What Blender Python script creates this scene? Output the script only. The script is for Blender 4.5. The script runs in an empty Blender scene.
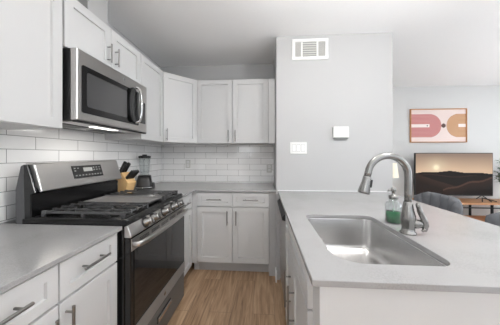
import bpy, bmesh, math, random
from mathutils import Vector, Matrix
random.seed(7)
PI = math.pi
SC = bpy.context.scene
COL = SC.collection

# ------------------------------------------------------------------ camera
F_PX = 212.0
YAW = math.radians(3.78)
cam_d = bpy.data.cameras.new('camera'); cam = bpy.data.objects.new('camera', cam_d); COL.objects.link(cam)
cam_d.sensor_width = 36; cam_d.lens = 36 * F_PX / 500.0; cam_d.shift_y = -7.5 / 500.0
cam_d.clip_start = 0.02
cam.location = (0, 0, 1.289); cam.rotation_euler = (PI / 2, 0, YAW)
SC.camera = cam
# ------------------------------------------------------------------ colour management
SC.view_settings.view_transform = 'Standard'; SC.view_settings.look = 'None'
SC.view_settings.gamma = 1.0; SC.view_settings.use_curve_mapping = False
SC.view_settings.exposure = 0.34
# ------------------------------------------------------------------ world
W = bpy.data.worlds.new('world'); SC.world = W; W.use_nodes = True
W.node_tree.nodes['Background'].inputs[0].default_value = (0.86, 0.93, 1.0, 1)
W.node_tree.nodes['Background'].inputs[1].default_value = 1.6
# ------------------------------------------------------------------ lights
def area(name, loc, aim, sx, sy, power, color=(1, 1, 1)):
    d = bpy.data.lights.new(name, 'AREA'); d.shape = 'RECTANGLE'; d.size = sx; d.size_y = sy
    d.energy = power; d.color = color
    o = bpy.data.objects.new(name, d); COL.objects.link(o); o.location = loc
    o.rotation_euler = (Vector(aim) - Vector(loc)).to_track_quat('-Z', 'Y').to_euler()
    return o
area('daylight_window_right', (5.92, 0.6, 1.45), (0, 0.9, 1.4), 3.4, 1.9, 22, (0.965, 0.985, 1.0))
area('daylight_window_behind', (-0.68, -2.95, 1.75), (-0.68, 2, 1.4), 0.55, 0.9, 10, (0.965, 0.985, 1.0))
area('daylight_window_dining', (2.6, -2.95, 1.5), (1.2, 2, 1.4), 2.6, 1.8, 4, (0.965, 0.985, 1.0))
# added fill lights aimed upward to brighten the ceiling and its bounce
for nm, lc, am, sx, sy, pw in (('ceiling_fill_right', (5.85, 0.6, 1.3), (4.3, 1.1, 3.3), 3.4, 1.6, 100), ('ceiling_fill_dining', (2.4, -2.9, 1.3), (1.5, -1.5, 3.2), 2.6, 1.5, 28), ('ceiling_fill_small', (-0.68, -2.9, 1.6), (-0.6, -1.6, 3.1), 0.6, 0.8, 26)):
    area(nm, lc, am, sx, sy, pw, (0.965, 0.985, 1.0)).data.spread = math.radians(75)
# the two hanging globe lamps: (x, y, z, radius, watts), built further down
GLOBES = ((0.97, 0.88, 2.20, 0.065, 25.0), (0.12, 1.06, 2.27, 0.09, 9.5))

# ------------------------------------------------------------------ materials
MATS = {}
def new_mat(name):
    m = bpy.data.materials.new(name); m.use_nodes = True; MATS[name] = m
    return m, m.node_tree, m.node_tree.nodes['Principled BSDF']
def srgb(c):
    def f(v):
        v /= 255.0
        return v / 12.92 if v <= 0.04045 else ((v + 0.055) / 1.055) ** 2.4
    return (f(c[0]), f(c[1]), f(c[2]), 1)
def mat(name, rgb, rough=0.5, metal=0.0, var=0.04, scale=30.0, bump=0.0, stretch=(1, 1, 1), **kw):
    m, nt, b = new_mat(name); N = nt.nodes; L = nt.links
    tc = N.new('ShaderNodeTexCoord'); mp = N.new('ShaderNodeMapping'); no = N.new('ShaderNodeTexNoise')
    mp.inputs['Scale'].default_value = stretch
    L.new(tc.outputs['Object'], mp.inputs[0]); L.new(mp.outputs[0], no.inputs['Vector'])
    no.inputs['Scale'].default_value = scale; no.inputs['Detail'].default_value = 3
    c = srgb(rgb)
    mx = N.new('ShaderNodeMix'); mx.data_type = 'RGBA'
    mx.inputs[6].default_value = tuple(max(0, v * (1 - var)) for v in c[:3]) + (1,)
    mx.inputs[7].default_value = tuple(min(1, v * (1 + var)) for v in c[:3]) + (1,)
    L.new(no.outputs[0], mx.inputs[0]); L.new(mx.outputs[2], b.inputs['Base Color'])
    b.inputs['Roughness'].default_value = rough; b.inputs['Metallic'].default_value = metal
    if bump:
        bp = N.new('ShaderNodeBump'); bp.inputs['Strength'].default_value = bump; bp.inputs['Distance'].default_value = 0.002
        L.new(no.outputs[0], bp.inputs['Height']); L.new(bp.outputs[0], b.inputs['Normal'])
    for k, v in kw.items(): b.inputs[k].default_value = v
    return m
mat('wall_paint', (186, 186, 186), 0.75, var=0.01, scale=120, bump=0.12)
mat('wall_paint_lifted', (212, 212, 211), 0.75, var=0.01, scale=120, bump=0.12)  # wall paint lightened to make up for weak light on the far wall
mat('ceiling_paint', (245, 245, 245), 0.85, var=0.02, scale=70, bump=0.5)
mat('cabinet_paint', (206, 206, 206), 0.38, var=0.006, scale=8)
mat('toe_paint', (182, 182, 183), 0.5, var=0.02)
mat('pale_bounce', (200, 200, 202), 0.95, var=0.06, scale=90, bump=0.3)  # surface of the added, unseen bounce sheet
mat('trim_paint', (238, 238, 238), 0.4, var=0.01)
mat('steel', (192, 190, 188), 0.34, 1.0, var=0.05, scale=14, stretch=(1, 1, 40))
mat('steel_sideways', (190, 188, 186), 0.32, 1.0, var=0.05, scale=14, stretch=(40, 1, 40))
mat('sink_steel', (206, 205, 204), 0.27, 1.0, var=0.05, scale=20, stretch=(30, 1, 30))
mat('nickel', (150, 149, 147), 0.27, 1.0, var=0.02)
mat('handle_metal', (150, 149, 147), 0.3, 1.0, var=0.02)
mat('steel_satin', (160, 159, 158), 0.48, 0.55, var=0.04, scale=14, stretch=(40, 1, 40))
mat('chrome', (205, 205, 205), 0.12, 1.0, var=0.01)
mat('dark_steel', (118, 117, 116), 0.5, 0.5, var=0.05, scale=14, stretch=(1, 1, 40))
mat('black_enamel', (17, 17, 18), 0.2, 0.0, var=0.1)
mat('black_plastic', (26, 26, 27), 0.45, 0.0, var=0.1)
mat('cast_iron', (76, 76, 77), 0.24, 0.1, var=0.2, scale=120, bump=0.1, **{'Specular IOR Level': 0.9})
mat('griddle_iron', (120, 118, 117), 0.4, 0.1, var=0.1, scale=60)
mat('side_grey', (92, 92, 94), 0.5, 0.2, var=0.05)
mat('dark_glass', (26, 26, 27), 0.05, 0.0, var=0.02, **{'Specular IOR Level': 0.75})
mat('window_glass_grey', (70, 70, 71), 0.10, 0.0, var=0.03, **{'Specular IOR Level': 0.7})
mat('white_plastic', (236, 236, 234), 0.35, var=0.01)
mat('tile_plastic', (205, 204, 200), 0.35, var=0.01)
mat('shade_print_grey', (138, 140, 138), 0.7, var=0.03)  # painted shade for vent recess, rocker gaps and wall box; also display print
mat('light_print', (196, 198, 200), 0.5, var=0.02)
mat('block_wood', (228, 188, 132), 0.5, var=0.12, scale=14, stretch=(6, 6, 1))
mat('frame_wood', (196, 140, 92), 0.5, var=0.12, scale=20)
mat('console_wood', (176, 128, 88), 0.45, var=0.22, scale=9, stretch=(1, 8, 8))
mat('console_wood_low', (190, 122, 66), 0.45, var=0.3, scale=9, stretch=(1, 8, 8))
mat('black_metal', (36, 37, 38), 0.4, 0.6, var=0.05)
mat('velvet', (98, 100, 104), 0.8, var=0.12, scale=40, bump=0.2)
mat('leaf', (88, 112, 82), 0.5, var=0.35, scale=12)
mat('stem', (86, 78, 56), 0.6, var=0.1)
mat('ceramic', (225, 222, 216), 0.3, var=0.02)
mat('blender_smoke', (30, 30, 31), 0.3, var=0.05)
mat('filler_white', (228, 228, 228), 0.45, var=0.01)
mat('table_white', (222, 220, 216), 0.5, var=0.02)

def quartz():
    m, nt, b = new_mat('quartz'); N = nt.nodes; L = nt.links
    g = N.new('ShaderNodeNewGeometry'); n1 = N.new('ShaderNodeTexNoise'); n1.inputs['Scale'].default_value = 260
    n2 = N.new('ShaderNodeTexNoise'); n2.inputs['Scale'].default_value = 5; n2.inputs['Detail'].default_value = 5
    L.new(g.outputs['Position'], n1.inputs['Vector']); L.new(g.outputs['Position'], n2.inputs['Vector'])
    ad = N.new('ShaderNodeMath'); ad.operation = 'ADD'; L.new(n1.outputs[0], ad.inputs[0]); L.new(n2.outputs[0], ad.inputs[1])
    r = N.new('ShaderNodeValToRGB'); r.color_ramp.elements[0].position = 0.7; r.color_ramp.elements[1].position = 1.3
    r.color_ramp.elements[0].color = srgb((151, 150, 150)); r.color_ramp.elements[1].color = srgb((162, 161, 161))
    L.new(ad.outputs[0], r.inputs[0]); L.new(r.outputs[0], b.inputs['Base Color'])
    b.inputs['Roughness'].default_value = 0.17
    return m
quartz()
def tile(name, off):
    m, nt, b = new_mat(name); N = nt.nodes; L = nt.links
    g = N.new('ShaderNodeNewGeometry'); s = N.new('ShaderNodeSeparateXYZ'); L.new(g.outputs['Position'], s.inputs[0])
    a = N.new('ShaderNodeMath'); a.operation = 'ADD'; L.new(s.outputs[0 if name == 'tile_back' else 1], a.inputs[0]); a.inputs[1].default_value = off
    z = N.new('ShaderNodeMath'); z.operation = 'ADD'; L.new(s.outputs[2], z.inputs[0]); z.inputs[1].default_value = -0.925 + 0.0795 * 4
    c = N.new('ShaderNodeCombineXYZ'); L.new(a.outputs[0], c.inputs[0]); L.new(z.outputs[0], c.inputs[1])
    br = N.new('ShaderNodeTexBrick'); L.new(c.outputs[0], br.inputs['Vector'])
    br.inputs['Scale'].default_value = 1.0; br.inputs['Brick Width'].default_value = 0.305; br.inputs['Row Height'].default_value = 0.0795
    br.inputs['Mortar Size'].default_value = 0.0019; br.inputs['Mortar Smooth'].default_value = 0.1; br.inputs['Bias'].default_value = 0
    br.inputs['Color1'].default_value = srgb((238, 237, 236)); br.inputs['Color2'].default_value = srgb((246, 245, 244))
    br.inputs['Mortar'].default_value = srgb((150, 148, 146))
    L.new(br.outputs['Color'], b.inputs['Base Color'])
    rr = N.new('ShaderNodeMath'); rr.operation = 'MULTIPLY_ADD'; L.new(br.outputs['Fac'], rr.inputs[0]); rr.inputs[1].default_value = 0.6; rr.inputs[2].default_value = 0.13
    L.new(rr.outputs[0], b.inputs['Roughness'])
    n = N.new('ShaderNodeTexNoise'); n.inputs['Scale'].default_value = 9; L.new(c.outputs[0], n.inputs['Vector'])
    h = N.new('ShaderNodeMath'); h.operation = 'SUBTRACT'; L.new(n.outputs[0], h.inputs[0]); L.new(br.outputs['Fac'], h.inputs[1])
    bp = N.new('ShaderNodeBump'); bp.inputs['Strength'].default_value = 0.25; bp.inputs['Distance'].default_value = 0.002
    L.new(h.outputs[0], bp.inputs['Height']); L.new(bp.outputs[0], b.inputs['Normal'])
    return m
tile('tile_left', -1.096 + 0.1525 + 3.05); tile('tile_back', 0.50 + 0.1525 + 3.05)
def floor_mat():
    m, nt, b = new_mat('floor_planks'); N = nt.nodes; L = nt.links
    g = N.new('ShaderNodeNewGeometry'); s = N.new('ShaderNodeSeparateXYZ'); L.new(g.outputs['Position'], s.inputs[0])
    c = N.new('ShaderNodeCombineXYZ')
    ax = N.new('ShaderNodeMath'); ax.operation = 'ADD'; ax.inputs[1].default_value = 10.03; L.new(s.outputs[1], ax.inputs[0])
    ay = N.new('ShaderNodeMath'); ay.operation = 'ADD'; ay.inputs[1].default_value = 10.06; L.new(s.outputs[0], ay.inputs[0])
    L.new(ax.outputs[0], c.inputs[0]); L.new(ay.outputs[0], c.inputs[1])
    br = N.new('ShaderNodeTexBrick'); L.new(c.outputs[0], br.inputs['Vector'])
    br.inputs['Scale'].default_value = 1; br.inputs['Brick Width'].default_value = 1.22; br.inputs['Row Height'].default_value = 0.178
    br.inputs['Mortar Size'].default_value = 0.0011; br.offset = 0.37
    br.inputs['Color1'].default_value = (0.2, 0.2, 0.2, 1); br.inputs['Color2'].default_value = (0.8, 0.8, 0.8, 1); br.inputs['Mortar'].default_value = (0, 0, 0, 1)
    mp = N.new('ShaderNodeMapping'); mp.inputs['Scale'].default_value = (1.6, 20, 1); L.new(c.outputs[0], mp.inputs[0])
    adv = N.new('ShaderNodeVectorMath'); adv.operation = 'MULTIPLY_ADD'; adv.inputs[1].default_value = (7, 5, 9)
    L.new(br.outputs['Color'], adv.inputs[0]); L.new(mp.outputs[0], adv.inputs[2])
    n = N.new('ShaderNodeTexNoise'); n.inputs['Scale'].default_value = 1.7; n.inputs['Detail'].default_value = 7; n.inputs['Distortion'].default_value = 1.2
    L.new(adv.outputs[0], n.inputs['Vector'])
    mx = N.new('ShaderNodeMath'); mx.operation = 'MULTIPLY_ADD'; mx.inputs[1].default_value = 0.28
    sb = N.new('ShaderNodeSeparateColor'); L.new(br.outputs['Color'], sb.inputs[0]); L.new(sb.outputs[0], mx.inputs[0]); L.new(n.outputs[0], mx.inputs[2])
    r = N.new('ShaderNodeValToRGB'); e = r.color_ramp.elements
    e[0].position = 0.36; e[0].color = srgb((114, 87, 64)); e[1].position = 0.9; e[1].color = srgb((202, 171, 139))
    e2 = e.new(0.6); e2.color = srgb((170, 139, 109))
    L.new(mx.outputs[0], r.inputs[0])
    dm = N.new('ShaderNodeMix'); dm.data_type = 'RGBA'; dm.inputs[7].default_value = srgb((118, 98, 80))
    L.new(br.outputs['Fac'], dm.inputs[0]); L.new(r.outputs[0], dm.inputs[6]); L.new(dm.outputs[2], b.inputs['Base Color'])
    b.inputs['Roughness'].default_value = 0.42
    bp = N.new('ShaderNodeBump'); bp.inputs['Strength'].default_value = 0.15; bp.inputs['Distance'].default_value = 0.001
    L.new(n.outputs[0], bp.inputs['Height']); L.new(bp.outputs[0], b.inputs['Normal'])
floor_mat()
def glass(name, rgb, rough=0.0, ior=1.45):
    m, nt, b = new_mat(name)
    b.inputs['Base Color'].default_value = srgb(rgb); b.inputs['Roughness'].default_value = rough
    b.inputs['Transmission Weight'].default_value = 1.0; b.inputs['IOR'].default_value = ior
m, nt, b = new_mat('clear_glass')
tr = nt.nodes.new('ShaderNodeBsdfTransparent'); tr.inputs[0].default_value = (0.93, 0.945, 0.945, 1)
gl = nt.nodes.new('ShaderNodeBsdfGlossy'); gl.inputs['Roughness'].default_value = 0.04
fr = nt.nodes.new('ShaderNodeLayerWeight'); fr.inputs[0].default_value = 0.12
ms = nt.nodes.new('ShaderNodeMixShader'); nt.links.new(fr.outputs['Facing'], ms.inputs[0]); nt.links.new(tr.outputs[0], ms.inputs[1]); nt.links.new(gl.outputs[0], ms.inputs[2])
nt.links.new(ms.outputs[0], nt.nodes['Material Output'].inputs['Surface'])
mat('green_soap', (14, 112, 62), 0.15, var=0.03, **{'Specular IOR Level': 0.6})
m, nt, b = new_mat('lamp_shade_glow'); b.inputs['Base Color'].default_value = srgb((240, 234, 218)); b.inputs['Roughness'].default_value = 0.9
b.inputs['Emission Color'].default_value = srgb((255, 236, 190)); b.inputs['Emission Strength'].default_value = 0.12
for gi, gl in enumerate(GLOBES):
    m, nt, b = new_mat('opal_globe_glow_%d' % gi); b.inputs['Emission Color'].default_value = (1.0, 0.99, 0.975, 1)
    b.inputs['Emission Strength'].default_value = gl[4] / (4 * PI * PI * gl[3] ** 2)
m, nt, b = new_mat('lamp_lens'); b.inputs['Emission Color'].default_value = (1, 0.96, 0.9, 1); b.inputs['Emission Strength'].default_value = 2.0
def attr_mat(name, emit, rough=0.6):
    m, nt, b = new_mat(name); a = nt.nodes.new('ShaderNodeAttribute'); a.attribute_name = 'picture'
    if emit:
        b.inputs['Base Color'].default_value = (0.01, 0.01, 0.01, 1)
        nt.links.new(a.outputs['Color'], b.inputs['Emission Color']); b.inputs['Emission Strength'].default_value = emit
    else: nt.links.new(a.outputs['Color'], b.inputs['Base Color'])
    b.inputs['Roughness'].default_value = rough
attr_mat('screen_picture', 0.8, 0.5); MATS['screen_picture'].node_tree.nodes['Principled BSDF'].inputs['Specular IOR Level'].default_value = 0.1; attr_mat('print_picture', 0)

# ------------------------------------------------------------------ mesh helpers
def box(bm, x0, x1, y0, y1, z0, z1, mi=0, M=None):
    P = [(x0, y0, z0), (x1, y0, z0), (x1, y1, z0), (x0, y1, z0), (x0, y0, z1), (x1, y0, z1), (x1, y1, z1), (x0, y1, z1)]
    v = [bm.verts.new(M @ Vector(p) if M else p) for p in P]
    for f in ((0, 3, 2, 1), (4, 5, 6, 7), (0, 1, 5, 4), (1, 2, 6, 5), (2, 3, 7, 6), (3, 0, 4, 7)):
        bm.faces.new([v[i] for i in f]).material_index = mi
def loft(bm, rings, cap0=True, cap1=True, smooth=True, mi=0, closed=False):
    R = [[bm.verts.new(p) for p in r] for r in rings]; n = len(R[0])
    m = len(R)
    for i in range(m if closed else m - 1):
        a, b2 = R[i], R[(i + 1) % m]
        for j in range(n):
            f = bm.faces.new([a[j], a[(j + 1) % n], b2[(j + 1) % n], b2[j]]); f.smooth = smooth; f.material_index = mi
    if cap0 and not closed: bm.faces.new(R[0][::-1]).material_index = mi
    if cap1 and not closed: bm.faces.new(R[-1]).material_index = mi
def tube(bm, pts, r, n=12, mi=0, sx=1.0, cap=True):
    pts = [Vector(p) for p in pts]; rings = []
    rr = r if isinstance(r, (list, tuple)) else [r] * len(pts)
    t0 = (pts[1] - pts[0]).normalized(); up = Vector((0, 0, 1)) if abs(t0.z) < 0.9 else Vector((0, 1, 0))
    nrm = (up - t0 * up.dot(t0)).normalized()
    for i, p in enumerate(pts):
        if i == 0: t = pts[1] - pts[0]
        elif i == len(pts) - 1: t = pts[-1] - pts[-2]
        else: t = (pts[i + 1] - pts[i]).normalized() + (pts[i] - pts[i - 1]).normalized()
        t.normalize(); nrm = (nrm - t * nrm.dot(t)).normalized(); bn = t.cross(nrm)
        rings.append([p + (nrm * math.cos(2 * PI * k / n) * rr[i] + bn * math.sin(2 * PI * k / n) * rr[i] * sx) for k in range(n)])
    loft(bm, rings, cap, cap, mi=mi)
def lathe(bm, prof, c=(0, 0, 0), n=28, mi=0, cap0=True, cap1=True, M=None):
    rings = []
    for r, z in prof:
        ring = [Vector((r * math.cos(2 * PI * k / n), r * math.sin(2 * PI * k / n), z)) for k in range(n)]
        if M: ring = [M @ p for p in ring]
        rings.append([p + Vector(c) for p in ring])
    loft(bm, rings, cap0, cap1, mi=mi)
def prism(bm, poly, z0, z1, mi=0, axis='z', smooth=False):
    def P(a, b2, t):
        return {'z': (a, b2, t), 'y': (a, t, b2), 'x': (t, a, b2)}[axis]
    loft(bm, [[P(a, b2, z0) for a, b2 in poly], [P(a, b2, z1) for a, b2 in poly]], smooth=smooth, mi=mi)
def smooth_path(pts, k=6):
    out = []; P = [Vector(p) for p in pts]; P = [P[0] * 2 - P[1]] + P + [P[-1] * 2 - P[-2]]
    for i in range(1, len(P) - 2):
        for j in range(k):
            t = j / k; a, b2, c, d = P[i - 1:i + 3]
            out.append(0.5 * ((2 * b2) + (c - a) * t + (2 * a - 5 * b2 + 4 * c - d) * t * t + (3 * b2 - a - 3 * c + d) * t ** 3))
    out.append(P[-2]); return out
def obj(name, bm, mats, parent=None, bevel=0.0, seg=2):
    bmesh.ops.recalc_face_normals(bm, faces=bm.faces)
    me = bpy.data.meshes.new(name); bm.to_mesh(me); bm.free()
    for n in (mats if isinstance(mats, (list, tuple)) else [mats]): me.materials.append(MATS[n])
    o = bpy.data.objects.new(name, me); COL.objects.link(o)
    if parent: o.parent = parent
    if bevel:
        md = o.modifiers.new('bevel', 'BEVEL'); md.width = bevel; md.segments = seg; md.limit_method = 'ANGLE'; md.angle_limit = math.radians(40)
    return o
def B(): return bmesh.new()
def tag(o, label, cat, group=None, kind=None):
    o['label'] = label; o['category'] = cat
    if group: o['group'] = group
    if kind: o['kind'] = kind
    return o
def thing(name, label, cat, loc=(0, 0, 0), rz=0, group=None):
    o = bpy.data.objects.new(name, None); COL.objects.link(o); o.empty_display_size = 0.05
    o.location = loc; o.rotation_euler = (0, 0, rz)
    return tag(o, label, cat, group)
def struct(name, boxes, m, bevel=0.0):
    bm = B()
    for b2 in boxes: box(bm, *b2)
    o = obj(name, bm, m, bevel=bevel); o['kind'] = 'structure'
    return o

# ------------------------------------------------------------------ setting
XW, YB, ZC = -1.45, 2.90, 2.53
struct('floor', [(-1.6, 6.1, -3.1, 4.2, -0.1, 0)], 'floor_planks')
struct('floor_bounce_sheet', [(1.7, 5.9, -2.9, 3.3, 0, 0.012)], 'pale_bounce')  # added pale sheet, unseen; keeps light bounced to the ceiling neutral
struct('ceiling', [(-1.6, 6.1, -3.1, 4.2, ZC, ZC + 0.1)], 'ceiling_paint')
struct('wall_left', [(XW - 0.15, XW, -3.1, YB, 0, ZC)], 'wall_paint')
struct('wall_back', [(XW - 0.15, 0.13, YB, YB + 0.12, 0, ZC)], 'wall_paint')
struct('wall_partition', [(0.13, 1.30, 2.237, YB + 0.12, 0, ZC)], 'wall_paint', 0.002)
struct('wall_hall', [(1.18, 1.30, YB + 0.12, 4.05, 0, ZC)], 'wall_paint')
struct('wall_far', [(1.18, 6.1, 4.05, 4.2, 0, ZC)], 'wall_paint_lifted')
struct('wall_right', [(6.0, 6.1, -3.1, -1.2, 0, ZC), (6.0, 6.1, 2.4, 4.05, 0, ZC), (6.0, 6.1, -1.2, 2.4, 0, 0.5), (6.0, 6.1, -1.2, 2.4, 2.4, ZC)], 'wall_paint')
struct('wall_behind', [(XW, -1.0, -3.1, -3.0, 0, ZC), (-0.36, 1.2, -3.1, -3.0, 0, ZC), (4.0, 6.0, -3.1, -3.0, 0, ZC),
                      (-1.0, -0.36, -3.1, -3.0, 0, 1.3), (-1.0, -0.36, -3.1, -3.0, 2.25, ZC), (1.2, 4.0, -3.1, -3.0, 0, 0.55), (1.2, 4.0, -3.1, -3.0, 2.4, ZC)], 'wall_paint')
def window(n, a0, a1, z0, z1, side, bars):
    bx = []
    def add(p0, p1, q0, q1):
        bx.append((p0, p1, -3.08, -3.04, q0, q1) if side == 'b' else (6.03, 6.07, p0, p1, q0, q1))
    add(a0, a1, z0, z0 + 0.05); add(a0, a1, z1 - 0.05, z1); add(a0, a0 + 0.05, z0, z1); add(a1 - 0.05, a1, z0, z1)
    for k in range(1, bars): add(a0 + (a1 - a0) * k / bars - 0.02, a0 + (a1 - a0) * k / bars + 0.02, z0, z1)
    struct('window_%d' % n, bx, 'trim_paint')
window(1, -1.0, -0.36, 1.3, 2.25, 'b', 3); window(2, 1.2, 4.0, 0.55, 2.4, 'b', 3); window(3, -1.2, 2.4, 0.5, 2.4, 'r', 4)
struct('wall_tile_left', [(XW, XW + 0.009, -0.6, YB, 0.9145, 1.56)], 'tile_left')
struct('wall_tile_back', [(XW + 0.009, 0.13, YB - 0.009, YB, 0.9145, 1.46)], 'tile_back')
struct('wall_chase', [(XW, -1.13, 1.29, 1.465, 2.2055, ZC)], 'wall_paint')
struct('baseboard_partition', [(0.117, 0.13, 2.15, 2.26, 0, 0.10)], 'trim_paint', 0.002)
struct('baseboard_far', [(1.30, 6.0, 4.035, 4.05, 0, 0.10)], 'trim_paint', 0.003)
struct('trim_1', [(0.14, 1.24, 2.228, 2.237, 0.9145, 0.922)], 'trim_paint', 0.003)

# ------------------------------------------------------------------ cabinets
def shaker(w0, w1, z0, z1, y0=-0.02, th=0.02, rail=0.055, rec=0.011):
    """front panel in local frame: width x, height z, front face at y0"""
    bm = B(); g = 0.0025; w0 += g; w1 -= g; z0 += g; z1 -= g
    def ring(a, y): return [(w0 + a, y, z0 + a), (w1 - a, y, z0 + a), (w1 - a, y, z1 - a), (w0 + a, y, z1 - a)]
    loft(bm, [ring(0, y0 + th), ring(0, y0 + 0.0015), ring(0.0015, y0), ring(rail, y0), ring(rail + 0.002, y0 + rec)], True, True, smooth=False)
    return bm
def pull(cx, cz, length, vertical, y0=-0.02, r=0.0058, so=0.032):
    bm = B(); h = length / 2; q = h * 0.68
    d = Vector((0, 0, 1)) if vertical else Vector((1, 0, 0)); c = Vector((cx, y0 - so, cz))
    tube(bm, [c - d * h, c - d * (h - 0.001), c + d * (h - 0.001), c + d * h], r, 12)
    for s in (-1, 1):
        p = c + d * q * s
        tube(bm, [p, p + Vector((0, so, 0))], 0.0045, 8)
    return bm
def cabinet(name, label, loc, rz, w, d, z0, z1, fronts, toe=False, cat='cabinet', group=None):
    t = thing(name, label, cat, loc, rz, group)
    bm = B(); box(bm, 0, w, 0, d, z0, z1); obj('body', bm, 'cabinet_paint', t, 0.001)
    if toe:
        bm = B(); box(bm, 0, w, 0.07, d, 0.001, z0); obj('toe_kick', bm, 'toe_paint', t)
    for kind, a0, a1, b0, b1, hd in fronts:
        p = obj(kind, shaker(a0, a1, b0, b1, rail=0.042 if kind == 'drawer' else 0.055), 'cabinet_paint', t)
        if hd: obj('handle', pull(*hd), 'handle_metal', p)
    return t
R90 = PI / 2
# left run facing +x : local x -> world y ; loc = (face x, y start)
ZT = 0.8935
cabinet('base_cabinet', 'long white shaker base cabinet at lower left, near side of the steel range', (-0.785, -0.52, 0), R90, 1.585, 0.66, 0.11, ZT, [
    ('drawer', 0.95, 1.265, 0.735, 0.885, (1.068, 0.817, 0.16, False)), ('drawer', 1.265, 1.582, 0.735, 0.885, (1.417, 0.819, 0.14, False)),
    ('door', 0.95, 1.265, 0.115, 0.73, (1.227, 0.625, 0.15, True)), ('door', 1.265, 1.582, 0.115, 0.73, (1.292, 0.632, 0.15, True)),
    ('door', 0.0, 0.475, 0.115, 0.885, (0.435, 0.70, 0.15, True)), ('door', 0.475, 0.95, 0.115, 0.885, (0.515, 0.70, 0.15, True))], True)
cabinet('base_cabinet', 'narrow white shaker base cabinet between the range and the back corner', (-0.785, 1.85, 0), R90, 0.42, 0.66, 0.11, ZT, [
    ('drawer', 0.0, 0.36, 0.735, 0.885, (0.16, 0.811, 0.14, False)), ('door', 0.0, 0.36, 0.115, 0.73, None)], True)
cabinet('base_cabinet', 'white two-door base cabinet with two drawers along the tiled back wall', (-0.727, 2.272, 0), 0, 0.779, 0.618, 0.125, ZT, [
    ('drawer', 0, 0.39, 0.735, 0.885, (0.195, 0.812, 0.16, False)), ('drawer', 0.39, 0.779, 0.735, 0.885, (0.585, 0.812, 0.16, False)),
    ('door', 0, 0.39, 0.13, 0.73, (0.335, 0.62, 0.15, True)), ('door', 0.39, 0.779, 0.13, 0.73, (0.43, 0.62, 0.15, True))], True)
bm = B(); box(bm, 0.0535, 0.127, 2.268, 2.6, 0.0, ZT); box(bm, 0.127, 0.165, 2.20, 2.235, 0.0, ZT)
tag(obj('filler_panel', bm, 'toe_paint', bevel=0.001), 'narrow plain filler panel between the back base cabinet and the partition wall', 'panel')

bm = B(); box(bm, -0.784, -0.7275, 2.274, 2.30, 0.11, ZT); box(bm, -0.784, -0.7275, 2.342, 2.36, 0.0, 0.11); box(bm, -0.784, -0.7275, 2.30, 2.36, 0.11, 0.13)
tag(obj('corner_filler', bm, 'filler_white', bevel=0.001), 'white corner filler strip between the two base cabinets in the back left corner', 'panel')
# uppers
ZU0, ZU1 = 1.43, 2.205
cabinet('wall_cabinet', 'large white upper cabinet at the left edge, nearest the camera', (-1.12, 0.02, 0), R90, 1.075, 0.33, ZU0, ZU1 + 0.35, [
    ('door', 0.0, 0.54, ZU0, ZU1 + 0.35, (0.49, 1.53, 0.15, True)), ('door', 0.54, 1.073, ZU0 , ZU1 + 0.35, None)])
cabinet('wall_cabinet', 'short white two-door upper cabinet directly above the microwave', (-1.12, 1.10, 0), R90, 0.73, 0.33, 1.887, ZU1, [
    ('door', 0.0, 0.36, 1.889, ZU1, (0.325, 2.005, 0.13, True)), ('door', 0.36, 0.73, 1.889, ZU1, (0.40, 2.005, 0.13, True))])
cabinet('wall_cabinet', 'tall narrow white upper cabinet between microwave and corner cabinet', (-1.12, 1.832, 0), R90, 0.425, 0.33, ZU0, ZU1, [
    ('door', 0.0, 0.42, ZU0, ZU1, None)])
t = thing('wall_cabinet', 'white diagonal upper cabinet filling the back left corner', 'cabinet', (-1.12, 2.26, 0), math.atan2(0.30, 0.29))
ang = math.atan2(0.30, 0.29); Mi = Matrix.Translation((-1.12, 2.26, 0)) @ Matrix.Rotation(ang, 4, 'Z'); Mi.invert()
poly = [(-1.449, 2.262), (-1.12, 2.262), (-0.825, 2.567), (-0.825, 2.89), (-1.449, 2.89)]
bm = B(); prism(bm, [tuple((Mi @ Vector((a, b2, 0)))[:2]) for a, b2 in poly], ZU0, ZU1); obj('body', bm, 'cabinet_paint', t, 0.001)
p = obj('door', shaker(0.008, 0.418, ZU0, ZU1), 'cabinet_paint', t); obj('handle', pull(0.042, 1.515, 0.13, True), 'handle_metal', p)
cabinet('wall_cabinet', 'white two-door upper cabinet on the back wall beside the partition', (-0.82, 2.572, 0), 0, 0.875, 0.318, ZU0, ZU1, [
    ('door', 0, 0.4375, ZU0, ZU1, (0.39, 1.52, 0.14, True)), ('door', 0.4375, 0.875, ZU0, ZU1, (0.475, 1.52, 0.14, True))])
bm = B(); box(bm, 0.0565, 0.1285, 2.555, 2.89, ZU0, ZU1)
tag(obj('filler_panel', bm, 'filler_white', bevel=0.001), 'narrow white filler strip between the back upper cabinet and partition', 'panel')

# counters
def slab(name, label, poly, bev=0.002):
    bm = B(); prism(bm, poly, 0.894, 0.914); return tag(obj(name, bm, 'quartz', bevel=bev), label, 'countertop')
slab('countertop', 'grey quartz countertop at lower left, in front of the range', [(XW + 0.001, -0.55), (-0.745, -0.55), (-0.745, 1.071), (XW + 0.001, 1.071)])
slab('countertop', 'L-shaped grey quartz countertop running from the range round to the back wall',
     [(XW + 0.001, 1.847), (-0.747, 1.847), (-0.747, 2.236), (0.129, 2.236), (0.129, YB - 0.001), (XW + 0.001, YB - 0.001)])

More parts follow.
